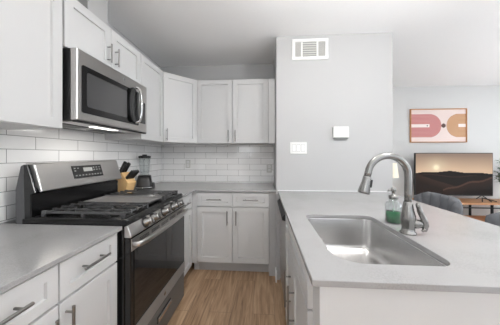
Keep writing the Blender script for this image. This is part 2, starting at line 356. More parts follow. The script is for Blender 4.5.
# ------------------------------------------------------------------ island
def rrect(x0, x1, y0, y1, r, z, n=8, r3=None):
    out = []; q = r3 or r; R_ = r
    for cx, cy, a0, r in ((x1 - R_, y1 - R_, 0, R_), (x0 + R_, y1 - R_, PI / 2, R_), (x0 + q, y0 + q, PI, q), (x1 - R_, y0 + R_, 1.5 * PI, R_)):
        for k in range(n + 1):
            a = a0 + PI / 2 * k / n; out.append(Vector((cx + r * math.cos(a), cy + r * math.sin(a), z)))
    return out
SX0, SX1, SY0, SY1 = 0.255, 0.655, 0.755, 1.365
IX0, IX1, IY0, IY1 = 0.145, 1.237, 0.648, 2.226
def outer(z, c=0.004): return rrect(IX0, IX1, IY0, IY1, c, z)
bm = B()
loft(bm, [outer(0.894), outer(0.912), rrect(IX0 + 0.002, IX1 - 0.002, IY0 + 0.002, IY1 - 0.002, 0.004, 0.914), rrect(SX0, SX1, SY0, SY1, 0.055, 0.914, r3=0.10), rrect(SX0 + 0.0015, SX1 - 0.0015, SY0 + 0.0015, SY1 - 0.0015, 0.054, 0.9125, r3=0.099), rrect(SX0 + 0.0015, SX1 - 0.0015, SY0 + 0.0015, SY1 - 0.0015, 0.054, 0.894, r3=0.099)], smooth=False, closed=True)
tag(obj('island_countertop', bm, 'quartz'), 'pale grey quartz island countertop with a sink cut into it', 'countertop')

t = thing('sink', 'undermount rectangular stainless steel sink sunk in the island countertop', 'sink', (0.455, 1.06, 0.894))
bm = B(); cx, cy = 0.455, 1.06
def sr(e, z, r): return [p - Vector((cx, cy, 0.894)) for p in rrect(SX0 - e, SX1 + e, SY0 - e, SY1 + e, r, z, r3=r * 1.8)]
loft(bm, [sr(0.018, 0.8915, 0.06), sr(0.018, 0.8935, 0.06), sr(0.004, 0.8935, 0.055), sr(0.002, 0.885, 0.053), sr(-0.004, 0.74, 0.05), sr(-0.009, 0.715, 0.047), sr(-0.022, 0.702, 0.04), sr(-0.045, 0.697, 0.03), sr(-0.15, 0.692, 0.02)], False, True)
# shell outside
loft(bm, [sr(0.018, 0.8915, 0.06), sr(0.006, 0.8915, 0.057), sr(0.000, 0.735, 0.053), sr(-0.02, 0.696, 0.042), sr(-0.15, 0.688, 0.02)], False, True)
sk = obj('basin', bm, 'sink_steel', t)
bm = B(); lathe(bm, [(0.043, -0.2015), (0.043, -0.198), (0.036, -0.1975), (0.03, -0.2005), (0.004, -0.2005)]); obj('drain', bm, 'chrome', t)

t = thing('island_cabinet', 'white kitchen island base holding the sink, with front panel and side doors', 'cabinet', (0.175, 0.67, 0))
bm = B()
box(bm, 0, 0.70, 0.0, 0.018, 0.0, ZT); box(bm, 0, 0.018, 0.018, 0.885, 0.10, ZT); box(bm, 0.05, 0.068, 0.018, 0.885, 0.0, 0.1)
box(bm, 0.60, 0.70, 0.018, 1.555, 0.0, ZT); box(bm, 0.018, 0.60, 0.867, 0.885, 0.0, ZT); box(bm, 0.018, 0.6, 0.018, 0.867, 0.1, 0.118)
box(bm, 0.0, 0.6, 1.50, 1.555, 0.0, ZT)
obj('body', bm, 'cabinet_paint', t, 0.001)
bm = B(); box(bm, -0.006, 0.016, -0.012, 0.0, 0.0, ZT); box(bm, 0.68, 0.70, -0.012, 0, 0, ZT)
box(bm, 0.0165, 0.6795, -0.006, -0.0002, 0.0, ZT)
obj('end_panel', bm, 'cabinet_paint', t, 0.001)
for kind, a0, a1, b0, b1, hd in (('drawer_front', -0.875, -0.10, 0.735, 0.885, None), ('door', -0.49, -0.10, 0.115, 0.73, (-0.43, 0.51, 0.21, True)), ('door', -0.875, -0.49, 0.115, 0.73, (-0.575, 0.51, 0.21, True))):
    pb = shaker(a0, a1, b0, b1); Mr = Matrix.Rotation(-R90, 4, 'Z')
    bmesh.ops.transform(pb, matrix=Mr, verts=pb.verts); p = obj(kind, pb, 'cabinet_paint', t)
    if hd:
        hb = pull(*hd); bmesh.ops.transform(hb, matrix=Mr, verts=hb.verts); obj('handle', hb, 'handle_metal', p)

t = thing('dishwasher', 'stainless dishwasher with black control strip in the island side', 'dishwasher', (0.172, 1.565, 0))
bm = B(); box(bm, 0.008, 0.575, 0.0, 0.59, 0.10, 0.888); obj('body', bm, 'side_grey', t)
bm = B(); box(bm, -0.012, 0.006, 0.002, 0.588, 0.12, 0.795); obj('door', bm, 'steel', t, 0.003)
bm = B(); box(bm, -0.014, 0.006, 0.002, 0.588, 0.80, 0.885)
prism(bm, [(-0.014, 0.80), (-0.038, 0.806), (-0.040, 0.83), (-0.014, 0.855)], 0.01, 0.58, axis='y'); obj('control_strip', bm, 'black_plastic', t, 0.002)
bm = B(); box(bm, 0.03, 0.5, 0.002, 0.588, 0.0, 0.098); obj('toe_kick', bm, 'black_plastic', t)

# ------------------------------------------------------------------ range
YR0, YR1 = 1.078, 1.840
RW = YR1 - YR0
t = thing('gas_range', 'stainless steel gas range with black grates and five front knobs', 'stove', (-0.705, YR0, 0), R90)
# local frame: x along world +y, y towards the left wall (depth), z up ; world x = -0.705 - y
bm = B(); box(bm, 0.0, RW, 0.035, 0.66, 0.03, 0.905)
for a in (0.03, RW - 0.06):
    for c in (0.06, 0.6): box(bm, a, a + 0.03, c, c + 0.03, 0.0, 0.03)
obj('body', bm, 'black_enamel', t, 0.003)
# cooktop pan with raised rim
bm = B()
prism(bm, [(0.028, 0.905), (0.016, 0.915), (0.015, 0.94), (0.024, 0.949), (0.045, 0.949), (0.055, 0.938), (0.62, 0.938), (0.62, 0.905)], 0.0, RW, axis='x')
box(bm, 0.0, 0.016, 0.05, 0.58, 0.93, 0.948); box(bm, RW - 0.016, RW, 0.05, 0.58, 0.93, 0.948)
obj('cooktop', bm, 'black_enamel', t, 0.003)
# control panel
bm = B(); prism(bm, [(0.018, 0.913), (-0.002, 0.858), (-0.002, 0.848), (0.036, 0.848), (0.036, 0.913)], 0.0, RW, axis='x')
obj('control_panel', bm, 'steel_sideways', t, 0.004)
nrm = Vector((0, -0.055, 0.020)).normalized(); nrm = Vector((0, -0.94, 0.34)).normalized()
for yy in (1.232, 1.318, 1.462, 1.615, 1.705):
    cen = Vector((yy - YR0, 0.008, 0.885)); q = nrm.to_track_quat('Z', 'Y').to_matrix().to_4x4()
    k = B(); lathe(k, [(0.027, 0.0), (0.027, 0.008), (0.0225, 0.012), (0.021, 0.042), (0.0185, 0.046), (0.004, 0.046)], cen, 20, M=q)
    kb = obj('knob', k, 'nickel', t)
    k = B(); box(k, -0.005, 0.005, -0.020, 0.020, 0.044, 0.056, M=Matrix.Translation(cen) @ q); obj('grip', k, 'nickel', kb, 0.0015)
    k = B(); lathe(k, [(0.034, -0.002), (0.034, 0.003), (0.02, 0.004)], cen, 20, M=q); obj('bezel_shade', k, 'black_plastic', kb)  # black bezel widened to stand in for shadow round the knob
# oven door
bm = B(); box(bm, 0.002, RW - 0.002, 0.0, 0.034, 0.262, 0.842); d = obj('oven_door', bm, 'black_enamel', t, 0.004)
bm = B(); box(bm, 0.004, RW - 0.004, -0.004, 0.0, 0.775, 0.84); obj('door_top_trim', bm, 'steel_sideways', d, 0.001)
bm = B()
for g in range(5):
    for r_ in range(3):
        x0 = 0.075 + g * 0.128; box(bm, x0, x0 + 0.10, -0.0055, -0.003, 0.818 - r_ * 0.0075, 0.8215 - r_ * 0.0075)
obj('vent_slots', bm, 'black_plastic', d)
bm = B(); box(bm, 0.03, RW - 0.03, -0.003, 0.0, 0.365, 0.772); obj('glass', bm, 'dark_glass', d, 0.001)
bm = B(); box(bm, 0.004, RW - 0.004, -0.004, 0.0, 0.266, 0.352); obj('door_bottom_trim', bm, 'steel_satin', d, 0.001)
bm = B(); lathe(bm, [(0.013, 0), (0.013, 0.0015), (0.011, 0.0025), (0.009, 0.0015), (0.002, 0.0015)], (RW / 2, -0.004, 0.309), 20, M=Matrix.Rotation(R90, 4, 'X')); obj('round_emblem', bm, 'chrome', d)
bm = B()
pts = smooth_path([(0.02, -0.004, 0.806), (0.024, -0.030, 0.809), (0.06, -0.046, 0.81), (0.2, -0.056, 0.811), (RW / 2, -0.059, 0.811), (RW - 0.2, -0.056, 0.811), (RW - 0.06, -0.046, 0.81), (RW - 0.024, -0.030, 0.809), (RW - 0.02, -0.004, 0.806)])
rg = []
for i, p in enumerate(pts):
    a = pts[min(i + 1, len(pts) - 1)] - pts[max(i - 1, 0)]; a.normalize(); s = a.cross(Vector((0, 0, 1))).normalized()
    rg.append([p + s * (0.007 * math.cos(2 * PI * k / 12)) + Vector((0, 0, 0.0155 * math.sin(2 * PI * k / 12))) for k in range(12)])
loft(bm, rg); obj('handle', bm, 'steel_sideways', d)
# drawer
bm = B(); box(bm, 0.002, RW - 0.002, 0.002, 0.034, 0.045, 0.254); dr = obj('drawer', bm, 'dark_steel', t, 0.004)
bm = B(); box(bm, RW / 2 - 0.10, RW / 2 + 0.10, -0.004, 0.002, 0.168, 0.212); obj('handle_recess', bm, 'black_plastic', dr, 0.002)
bm = B(); box(bm, RW / 2 - 0.095, RW / 2 + 0.095, -0.012, 0.002, 0.176, 0.206); obj('handle', bm, 'chrome', dr, 0.004)
# back guard (profile in local y,z ; world x = -.705 - y)
bm = B(); prism(bm, [(0.595, 0.905), (0.665, 0.905), (0.665, 1.10), (0.635, 1.226), (0.619, 1.236), (0.600, 1.21), (0.556, 1.085), (0.590, 1.08)], 0.004, RW - 0.07, axis='x')
g = obj('back_guard', bm, 'side_grey', t, 0.004)
bm = B(); prism(bm, [(0.622, 1.243), (0.572, 1.243), (0.564, 1.236), (0.519, 1.088), (0.530, 1.082), (0.60, 1.16), (0.6, 1.225)], 0.014, RW - 0.085, axis='x'); obj('steel_fascia', bm, 'steel', g, 0.004)
bm = B(); prism(bm, [(0.566, 0.94), (0.605, 0.935), (0.612, 1.235), (0.590, 1.235), (0.54, 1.081), (0.566, 1.07)], -0.002, 0.0135, axis='x'); obj('end_cap', bm, 'black_enamel', g, 0.004)
bm = B(); prism(bm, [(0.566, 0.945), (0.61, 0.945), (0.61, 1.079), (0.566, 1.079)], 0.002, RW - 0.085, axis='x'); obj('vent_panel', bm, 'black_enamel', g, 0.006)
bm = B(); box(bm, RW - 0.09, RW - 0.07, 0.565, 0.60, 0.94, 1.07); obj('end_cap', bm, 'black_enamel', g, 0.004)
# control display on the fascia slope: from (0.564,1.236) to (0.519,1.088)
dz = Vector((0, 0.045, 0.148)).normalized(); dx = Vector((1, 0, 0)); dn = dx.cross(dz).normalized()
if dn.y > 0: dn = -dn
O = Vector((0.0, 0.519, 1.088))
def slope(bm, a0, a1, s0, s1, h0, h1):
    M = Matrix((dx, dn, dz)).transposed().to_4x4(); M.translation = O
    box(bm, a0, a1, h0, h1, s0, s1, M=M)
DX = -0.13
bm = B(); slope(bm, 0.360 + DX, 0.610 + DX, 0.047, 0.133, 0.0, 0.003); disp = obj('control_display', bm, 'black_plastic', g, 0.001)
bm = B()
slope(bm, 0.445 + DX, 0.520 + DX, 0.090, 0.118, 0.003, 0.0036)
for r_, cols_ in ((0.112, (0, 1, 6, 7, 8)), (0.095, (0, 6, 7, 8)), (0.062, (0, 1, 2, 3, 4, 5, 6, 7, 8))):
    for c_ in cols_:
        a = 0.373 + DX + c_ * 0.026; slope(bm, a, a + 0.013, r_, r_ + 0.007, 0.003, 0.0036)
obj('display_marks', bm, 'shade_print_grey', disp)
# grates
def bar(bm, p, q, r=0.0065): tube(bm, [p, q], r, 6)
def grate(x0, x1):
    bm = B(); y0, y1, z = 0.06, 0.525, 0.974; cx = (x0 + x1) / 2
    cys = (y0 + 0.116, y1 - 0.116)
    for x in (x0, x1): box(bm, x - 0.006, x + 0.006, y0, y1, z - 0.011, z - 0.004)
    for y in (y0, (y0 + y1) / 2, y1): box(bm, x0, x1, y - 0.006, y + 0.006, z - 0.011, z - 0.004)
    for i in range(5):                                   # fingers running front to back, opened over the burners
        x = x0 + (x1 - x0) * i / 4
        for cy in cys:
            gap = 0.030 if i == 2 else (0.016 if i in (1, 3) else 0.0)
            for s_ in (-1, 1):
                a, b2 = cy + s_ * gap, cy + s_ * 0.118
                box(bm, x - 0.0048, x + 0.0048, min(a, b2), max(a, b2), z - 0.006, z + 0.003)
    for cy in cys:
        for s_ in (-1, 1): box(bm, min(cx + s_ * 0.03, cx + s_ * 0.116), max(cx + s_ * 0.03, cx + s_ * 0.116), cy - 0.005, cy + 0.005, z - 0.006, z + 0.004)
    for i in range(5):
        x = x0 + (x1 - x0) * i / 4
        box(bm, x - 0.007, x + 0.007, y0 - 0.010, y0 + 0.020, 0.956, z + 0.005)
        box(bm, x - 0.007, x + 0.007, y1 - 0.016, y1 + 0.006, 0.956, z + 0.005)
    for x in (x0, x1):
        for y in (y0, (y0 + y1) / 2, y1): box(bm, x - 0.008, x + 0.008, y - 0.008, y + 0.008, 0.937, z - 0.01)
    return bm
obj('grate', grate(0.03, 0.262), 'cast_iron', t, 0.0015, 1); obj('grate', grate(0.500, 0.732), 'cast_iron', t, 0.0015, 1)
bm = B(); box(bm, 0.274, 0.488, 0.065, 0.515, 0.955, 0.968)
for x0 in (0.274, 0.480): box(bm, x0, x0 + 0.008, 0.065, 0.515, 0.937, 0.976)
for y0 in (0.065, 0.507): box(bm, 0.274, 0.488, y0, y0 + 0.008, 0.955, 0.976)
obj('griddle', bm, 'griddle_iron', t, 0.002)
for x in (0.146, 0.616):
    for y in (0.177, 0.403):
        k = B(); lathe(k, [(0.045, 0.937), (0.045, 0.944), (0.03, 0.948), (0.034, 0.950), (0.034, 0.957), (0.006, 0.958)], (x, y, 0)); obj('burner', k, ['black_plastic'], t)

# ------------------------------------------------------------------ microwave
Y0m, Y1m = 1.104, 1.805
mw = thing('microwave', 'stainless over-the-range microwave with dark window mounted above the range', 'microwave', (-1.03, Y0m, 1.484), R90)
Wm = Y1m - Y0m; Hm = 0.40   # local y depth to wall : world x = -1.03 - y
bm = B(); box(bm, 0.004, Wm - 0.004, 0.042, 0.418, 0.0, Hm); obj('body', bm, 'black_plastic', mw, 0.002)
bm = B(); prism(bm, [(0.0, 0.002), (-0.001, 0.001)][:0] + [(0.0, 0.0), (Wm, 0.0), (Wm, 0.04), (0.0, 0.04)], 0.0, Hm); dd = obj('door', bm, 'steel_sideways', mw, 0.005)
bm = B(); prism(bm, [(a, b2) for a, b2 in [(p.x, p.y) for p in rrect(0.03, 0.575, 0.046, 0.318, 0.012, 0, 4)]], -0.003, 0.001, axis='y'); obj('window_border', bm, 'black_enamel', dd)
bm = B(); prism(bm, [(p.x, p.y) for p in rrect(0.062, 0.425, 0.085, 0.285, 0.015, 0, 4)], -0.0045, -0.0025, axis='y'); obj('window', bm, 'window_glass_grey', dd)
bm = B(); prism(bm, [(p.x, p.y) for p in rrect(0.595, 0.668, 0.07, 0.25, 0.006, 0, 4)], -0.0045, -0.0025, axis='y'); obj('keypad', bm, 'dark_glass', dd)
hx = 0.54
bm = B()
pts = smooth_path([(hx - 0.012, -0.003, 0.345), (hx, -0.026, 0.335), (hx, -0.044, 0.29), (hx, -0.050, 0.205), (hx, -0.044, 0.12), (hx, -0.026, 0.075), (hx - 0.012, -0.003, 0.065)])
tube(bm, pts, 0.010, 14, sx=1.5); obj('handle', bm, 'chrome', dd)
bm = B(); prism(bm, [(hx - 0.055 + 0.050 * math.cos(2 * PI * k / 28), 0.195 + 0.135 * math.copysign(abs(math.sin(2 * PI * k / 28)) ** 0.6, math.sin(2 * PI * k / 28))) for k in range(28)], -0.022, -0.001, axis='y'); obj('handle_grip', bm, 'black_enamel', dd, 0.004)
bm = B(); lathe(bm, [(0.011, 0), (0.011, 0.0015), (0.009, 0.0025), (0.007, 0.0015), (0.002, 0.0015)], (Wm * 0.565, -0.0002, 0.365), 20, M=Matrix.Rotation(R90, 4, 'X')); obj('round_emblem', bm, 'chrome', dd)
bm = B(); box(bm, 0.03, Wm - 0.03, 0.05, 0.35, -0.006, -0.0005); bot = obj('underside_panel', bm, 'steel_sideways', mw, 0.001)
bm = B(); box(bm, 0.06, 0.30, 0.16, 0.30, -0.009, -0.006); box(bm, 0.40, 0.64, 0.16, 0.30, -0.009, -0.006); obj('grease_filter', bm, 'black_plastic', bot)
bm = B(); box(bm, 0.004, Wm - 0.004, 0.004, 0.03, -0.010, -0.001); obj('bottom_grille', bm, 'black_plastic', bot)

bm = B(); box(bm, 0.24, 0.46, 0.09, 0.14, -0.009, -0.006); obj('cooktop_lamp', bm, 'lamp_lens', bot)
ul = area('cooktop_lamp_light', (-1.145, Y0m + 0.35, 1.473), (-1.145, Y0m + 0.35, 0.9), 0.05, 0.22, 1.1, (1.0, 0.96, 0.9))
# under-cabinet light at far left
bm = B(); box(bm, -1.26, -1.16, 0.60, 0.80, 1.415, 1.4295)
tag(obj('cabinet_light', bm, 'side_grey', bevel=0.003), 'small dark fixture under the near left upper cabinet', 'light')

# ------------------------------------------------------------------ counter items
t = thing('knife_block', 'light wooden knife block on the counter behind the range, full of black handles', 'knife block', (-1.340, 1.945, 0.914), math.radians(100))
bm = B(); prism(bm, [(-0.075, 0.0), (0.045, 0.0), (0.085, 0.10), (0.022, 0.185), (-0.06, 0.145), (-0.075, 0.11)], -0.045, 0.045, axis='y'); obj('block', bm, 'block_wood', t, 0.003)
dirn = Vector((0.52, 0, 0.85)).normalized()
t.rotation_euler = (0, 0, math.radians(-10)); t.scale = (1.15, 1.15, 1.15)
bm0 = [((-0.04, -0.012, 0.155), 0.135, 0.016), ((-0.03, 0.024, 0.158), 0.12, 0.015), ((-0.005, -0.02, 0.168), 0.09, 0.013)]
for p, ln, r_ in bm0:
    k = B(); p = Vector(p); d1 = Vector((0.52, 0, 0.82)).normalized()
    tube(k, [p - d1 * 0.01, p, p + d1 * ln * 0.5, p + d1 * (ln - 0.004), p + d1 * ln], [r_ * 0.9, r_, r_ * 1.05, r_ * 1.1, r_ * 0.7], 10, sx=0.65); obj('knife_handle', k, 'black_plastic', t)
for yy in (-0.03, -0.01, 0.01, 0.03):
    k = B(); p = Vector((0.055, yy, 0.135)); d1 = Vector((0.62, 0, 0.60)).normalized()
    tube(k, [p - d1 * 0.012, p, p + d1 * 0.045, p + d1 * 0.085, p + d1 * 0.088], [0.011, 0.013, 0.015, 0.015, 0.010], 10, sx=0.6); obj('knife_handle', k, 'black_plastic', t)

t = thing('blender', 'countertop blender with black base and clear jar in the back left corner', 'blender', (-1.330, 2.285, 0.914), math.radians(-65))
def sq(w, d, z, r): return rrect(-w / 2, w / 2, -d / 2, d / 2, r, z, 5)
bm = B(); loft(bm, [sq(0.165, 0.165, 0.0, 0.05), sq(0.175, 0.175, 0.008, 0.05), sq(0.175, 0.175, 0.03, 0.05), sq(0.162, 0.162, 0.048, 0.045), sq(0.148, 0.148, 0.085, 0.04), sq(0.130, 0.130, 0.145, 0.035), sq(0.11, 0.11, 0.152, 0.035)]); bb = obj('base', bm, 'blender_smoke', t)
bm = B(); loft(bm, [sq(0.178, 0.178, 0.016, 0.051), sq(0.178, 0.178, 0.027, 0.051)]); obj('chrome_band', bm, 'chrome', bb)
bm = B(); box(bm, 0.0, 0.065, 0.055, 0.105, 0.004, 0.07); obj('dial_housing', bm, 'blender_smoke', bb, 0.012)
bm = B(); lathe(bm, [(0.02, 0), (0.02, 0.012), (0.017, 0.016), (0.003, 0.016)], (0.0, -0.066, 0.085), 16, M=Matrix.Rotation(R90, 4, 'X')); obj('dial', bm, 'chrome', bb)
bm = B(); lathe(bm, [(0.042, 0.151), (0.046, 0.17), (0.054, 0.26), (0.060, 0.345), (0.057, 0.345), (0.051, 0.26), (0.043, 0.172), (0.02, 0.165)], cap0=True, cap1=True); j = obj('jar', bm, 'clear_glass', t)
bm = B(); tube(bm, smooth_path([(0.056, 0, 0.325), (0.095, 0, 0.325), (0.10, 0, 0.27), (0.085, 0, 0.205), (0.050, 0, 0.20)]), 0.007, 8); obj('jar_handle', bm, 'clear_glass', j)
bm = B(); lathe(bm, [(0.058, 0.340), (0.063, 0.346), (0.063, 0.362), (0.045, 0.368), (0.025, 0.368), (0.025, 0.380), (0.005, 0.381)]); obj('lid', bm, 'black_plastic', t)

# ------------------------------------------------------------------ faucet
fx, fy = 0.690, 1.065
t = thing('faucet', 'tall brushed nickel gooseneck faucet standing behind the island sink', 'faucet', (fx, fy, 0.914))
bm = B(); lathe(bm, [(0.034, 0.0), (0.034, 0.006), (0.028, 0.012), (0.0265, 0.03), (0.031, 0.055), (0.031, 0.085), (0.026, 0.105), (0.022, 0.125), (0.020, 0.15), (0.017, 0.152)]); obj('base', bm, 'nickel', t)
zc, ra = 0.278, 0.093
pts = [(0, 0, 0.145), (0, 0, 0.19), (0, 0, 0.24)] + [(-ra + ra * math.cos(a), 0, zc + ra * math.sin(a)) for a in [PI * k / 16 * 0.96 for k in range(0, 17)]]
end = Vector(pts[-1]); dd_ = (Vector(pts[-1]) - Vector(pts[-2])).normalized(); dd_ = Vector((-0.22, 0, -1)).normalized()
bm = B(); tube(bm, [Vector(p) for p in pts] + [end + dd_ * 0.02], 0.0162, 18); obj('spout', bm, 'nickel', t)
bm = B(); s0 = end + dd_ * 0.018
tube(bm, [s0, s0 + dd_ * 0.004, s0 + dd_ * 0.03, s0 + dd_ * 0.074, s0 + dd_ * 0.084, s0 + dd_ * 0.086], [0.0165, 0.0185, 0.0195, 0.027, 0.0265, 0.02], 20); h = obj('spray_head', bm, 'nickel', t)
bm = B(); pb_ = s0 + dd_ * 0.036 + Vector((0.022, -0.003, 0)); box(bm, -0.006, 0.005, -0.008, 0.008, -0.019, 0.019, M=Matrix.Translation(pb_) @ Matrix.Rotation(math.radians(8), 4, 'Y')); obj('spray_button', bm, 'black_plastic', h, 0.002)
# lever
bm = B(); tube(bm, [(0.015, -0.004, 0.05), (0.035, -0.012, 0.05), (0.052, -0.019, 0.05)], [0.025, 0.023, 0.017], 16); lv = obj('lever_hub', bm, 'nickel', t)
bm = B(); tube(bm, smooth_path([(0.048, -0.022, 0.018), (0.062, -0.022, 0.030), (0.060, -0.022, 0.062), (0.040, -0.024, 0.105), (0.026, -0.024, 0.150)], 5), [0.006] * 3 + [0.011] * 4 + [0.0135] * 5 + [0.012] * 5 + [0.010] * 3 + [0.006], 12)
obj('lever', bm, 'nickel', lv)

t = thing('soap_bottle', 'clear pump bottle half full of green soap on the island', 'soap dispenser', (0.716, 1.225, 0.914))
bm = B(); lathe(bm, [(0.036, 0.0), (0.041, 0.004), (0.041, 0.098), (0.037, 0.112), (0.022, 0.122), (0.020, 0.133), (0.017, 0.133), (0.019, 0.120), (0.034, 0.109), (0.038, 0.097), (0.038, 0.005), (0.03, 0.004)]); obj('bottle', bm, 'clear_glass', t)
bm = B(); lathe(bm, [(0.033, 0.0055), (0.0372, 0.007), (0.0372, 0.062), (0.005, 0.0621)]); obj('liquid_soap', bm, 'green_soap', t)
bm = B(); lathe(bm, [(0.0225, 0.134), (0.0225, 0.150), (0.012, 0.153), (0.0085, 0.156), (0.0085, 0.172), (0.013, 0.174), (0.013, 0.192), (0.008, 0.194), (0.002, 0.194)])
tube(bm, [(0, 0, 0.184), (-0.03, -0.012, 0.184), (-0.036, -0.014, 0.178)], 0.0045, 8); pm = obj('pump', bm, 'nickel', t)
bm = B(); tube(bm, [(0, 0, 0.134), (0, 0, 0.02)], 0.0025, 6); obj('dip_tube', bm, 'white_plastic', pm)

# ------------------------------------------------------------------ partition wall fittings
YP = 2.237
t = thing('air_vent', 'white rectangular air vent high on the partition wall', 'vent', (0.476, YP, 2.385))
bm = B()
w, hh = 0.185, 0.108
def rc(a, y, e=0.0): return [(-w + a, y, -hh + a + e), (w - a, y, -hh + a + e), (w - a, y, hh - a - e), (-w + a, y, hh - a - e)]
loft(bm, [rc(0, -0.0005), rc(0, -0.008), rc(0.004, -0.012), rc(0.031, -0.012), rc(0.033, -0.0005)], smooth=False, closed=True)
box(bm, -0.092, -0.076, -0.0115, -0.0005, -hh + 0.032, hh - 0.032); box(bm, 0.066, 0.082, -0.0115, -0.0005, -hh + 0.032, hh - 0.032)
obj('frame', bm, 'white_plastic', t)
bm = B(); box(bm, -0.17, 0.17, -0.002, -0.0003, -0.09, 0.09); obj('backing', bm, 'shade_print_grey', t)
for i in range(6):
    k = B(); z = -0.058 + i * 0.0235; box(k, -0.075, 0.065, -0.010, -0.003, z - 0.008, z - 0.0055, M=None); box(k, -0.075, 0.065, -0.0095, -0.0085, z - 0.008, z + 0.006); obj('louver', k, 'tile_plastic', t)
for i in range(6):
    for x0, x1 in ((-0.154, -0.093), (0.083, 0.150)):
        if i < 6:
            k = B(); x = x0 + (x1 - x0) * (i + 0.5) / 6; box(k, x - 0.003, x + 0.003, -0.008, -0.0025, -0.074, 0.074); obj('side_vane', k, 'tile_plastic', t)
t = thing('light_switch', 'white triple rocker switch plate on the partition wall', 'light switch', (0.357, YP, 1.362))
bm = B(); box(bm, -0.086, 0.086, -0.007, -0.0005, -0.06, 0.06); obj('plate', bm, 'white_plastic', t, 0.003)
k = B()
for i in (-1, 0, 1): box(k, i * 0.046 - 0.0185, i * 0.046 + 0.0185, -0.0078, -0.007, -0.036, 0.036)
obj('rocker_gap_shade', k, 'shade_print_grey', t)  # grey put in as shade in the gaps round the rockers
for i in (-1, 0, 1):
    k = B(); prism(k, [(-0.008, -0.034), (-0.012, -0.033), (-0.0092, 0.034), (-0.0075, 0.034), (-0.0075, -0.034)], i * 0.046 - 0.0165, i * 0.046 + 0.0165, axis='x'); obj('rocker', k, 'trim_paint', t, 0.001)
t = thing('door_chime', 'white square wall box right of the switch plate', 'wall box', (0.782, YP, 1.515))
bm = B(); box(bm, -0.075, 0.075, -0.034, -0.0005, -0.048, 0.062); obj('cover', bm, 'white_plastic', t, 0.004)
bm = B(); box(bm, -0.070, 0.070, -0.032, -0.0005, -0.062, -0.0485); obj('underside_shade', bm, 'shade_print_grey', t, 0.001)  # grey strip painted as the shadow along the box's lower edge
def outlet(x, z, label):
    t = thing('wall_outlet', label, 'outlet', (x, YB - 0.009, z))
    bm = B(); box(bm, -0.035, 0.035, -0.006, -0.0005, -0.057, 0.057); obj('plate', bm, 'tile_plastic', t, 0.002)
    for s in (-1, 1):
        k = B(); box(k, -0.016, 0.016, -0.008, -0.006, s * 0.024 - 0.014, s * 0.024 + 0.014); r_ = obj('socket', k, 'trim_paint', t, 0.002)
        k = B(); box(k, -0.008, -0.005, -0.0085, -0.008, s * 0.024 - 0.006, s * 0.024 + 0.006); box(k, 0.005, 0.008, -0.0085, -0.008, s * 0.024 - 0.006, s * 0.024 + 0.006); obj('slot', k, 'black_plastic', r_)
outlet(0.072, 1.108, 'pale outlet on the tiled back wall, next to the partition')
outlet(-1.055, 1.165, 'pale outlet on the tiled back wall, right of the blender')

# ------------------------------------------------------------------ living area
t = thing('wall_art', 'framed abstract print of pink and tan arches on the far wall', 'picture', (3.13, 4.05, 1.818))
bm = B(); w, hh = 0.482, 0.303
for b2 in ((-w, w, -0.03, -0.001, hh - 0.014, hh), (-w, w, -0.03, -0.001, -hh, -hh + 0.014), (-w, -w + 0.014, -0.03, -0.001, -hh + 0.014, hh - 0.014), (w - 0.014, w, -0.03, -0.001, -hh + 0.014, hh - 0.014)): box(bm, *b2)
obj('frame', bm, 'frame_wood', t, 0.001)
def picture(nx, nz, w0, w1, z0, z1, y, fn, name, m, parent):
    me = bpy.data.meshes.new(name); vs = []; fs = []; cols = []
    for j in range(nz + 1):
        for i in range(nx + 1): vs.append((w0 + (w1 - w0) * i / nx, y, z0 + (z1 - z0) * j / nz))
    for j in range(nz):
        for i in range(nx):
            a = j * (nx + 1) + i; fs.append((a, a + 1, a + nx + 2, a + nx + 1)); cols.append(fn((i + .5) / nx, (j + .5) / nz))
    b0 = len(vs)
    vs += [(w0, y + 0.004, z0), (w1, y + 0.004, z0), (w1, y + 0.004, z1), (w0, y + 0.004, z1)]
    fs.append((b0 + 3, b0 + 2, b0 + 1, b0)); cols.append((0.02, 0.02, 0.02, 1))
    me.from_pydata(vs, [], fs); ca = me.color_attributes.new('picture', 'FLOAT_COLOR', 'CORNER'); k = 0
    for f, c in zip(fs, cols):
        for _ in f: ca.data[k].color = c; k += 1
    me.materials.append(MATS[m]); o = bpy.data.objects.new(name, me); COL.objects.link(o); o.parent = parent
    return o
def art(u, v):
    x, z = u * 0.954, (v - 0.5) * 0.575
    bg = srgb((232, 214, 208))
    def arch(xc, r0, side, c1, c2):
        inside = (x <= xc) if side < 0 else (x >= xc)
        r = abs(z) if inside else math.hypot(x - xc, z)
        if r > r0: return None
        if r < 0.027 and inside: return srgb((240, 228, 222))
        return c1 if int(r / 0.0115) % 2 else c2
    if math.hypot(x - 0.572, z) < 0.038: return srgb((92, 66, 62))
    if math.hypot(x - 0.290, z) < 0.012: return srgb((60, 46, 56))
    a = arch(0.325, 0.208, -1, srgb((186, 112, 112)), srgb((208, 148, 144))) 
    if a: return a
    a = arch(0.83, 0.208, 1, srgb((188, 138, 98)), srgb((206, 166, 130)))
    return a or bg
picture(166, 100, -0.468, 0.468, -0.289, 0.289, -0.015, art, 'print', 'print_picture', t)

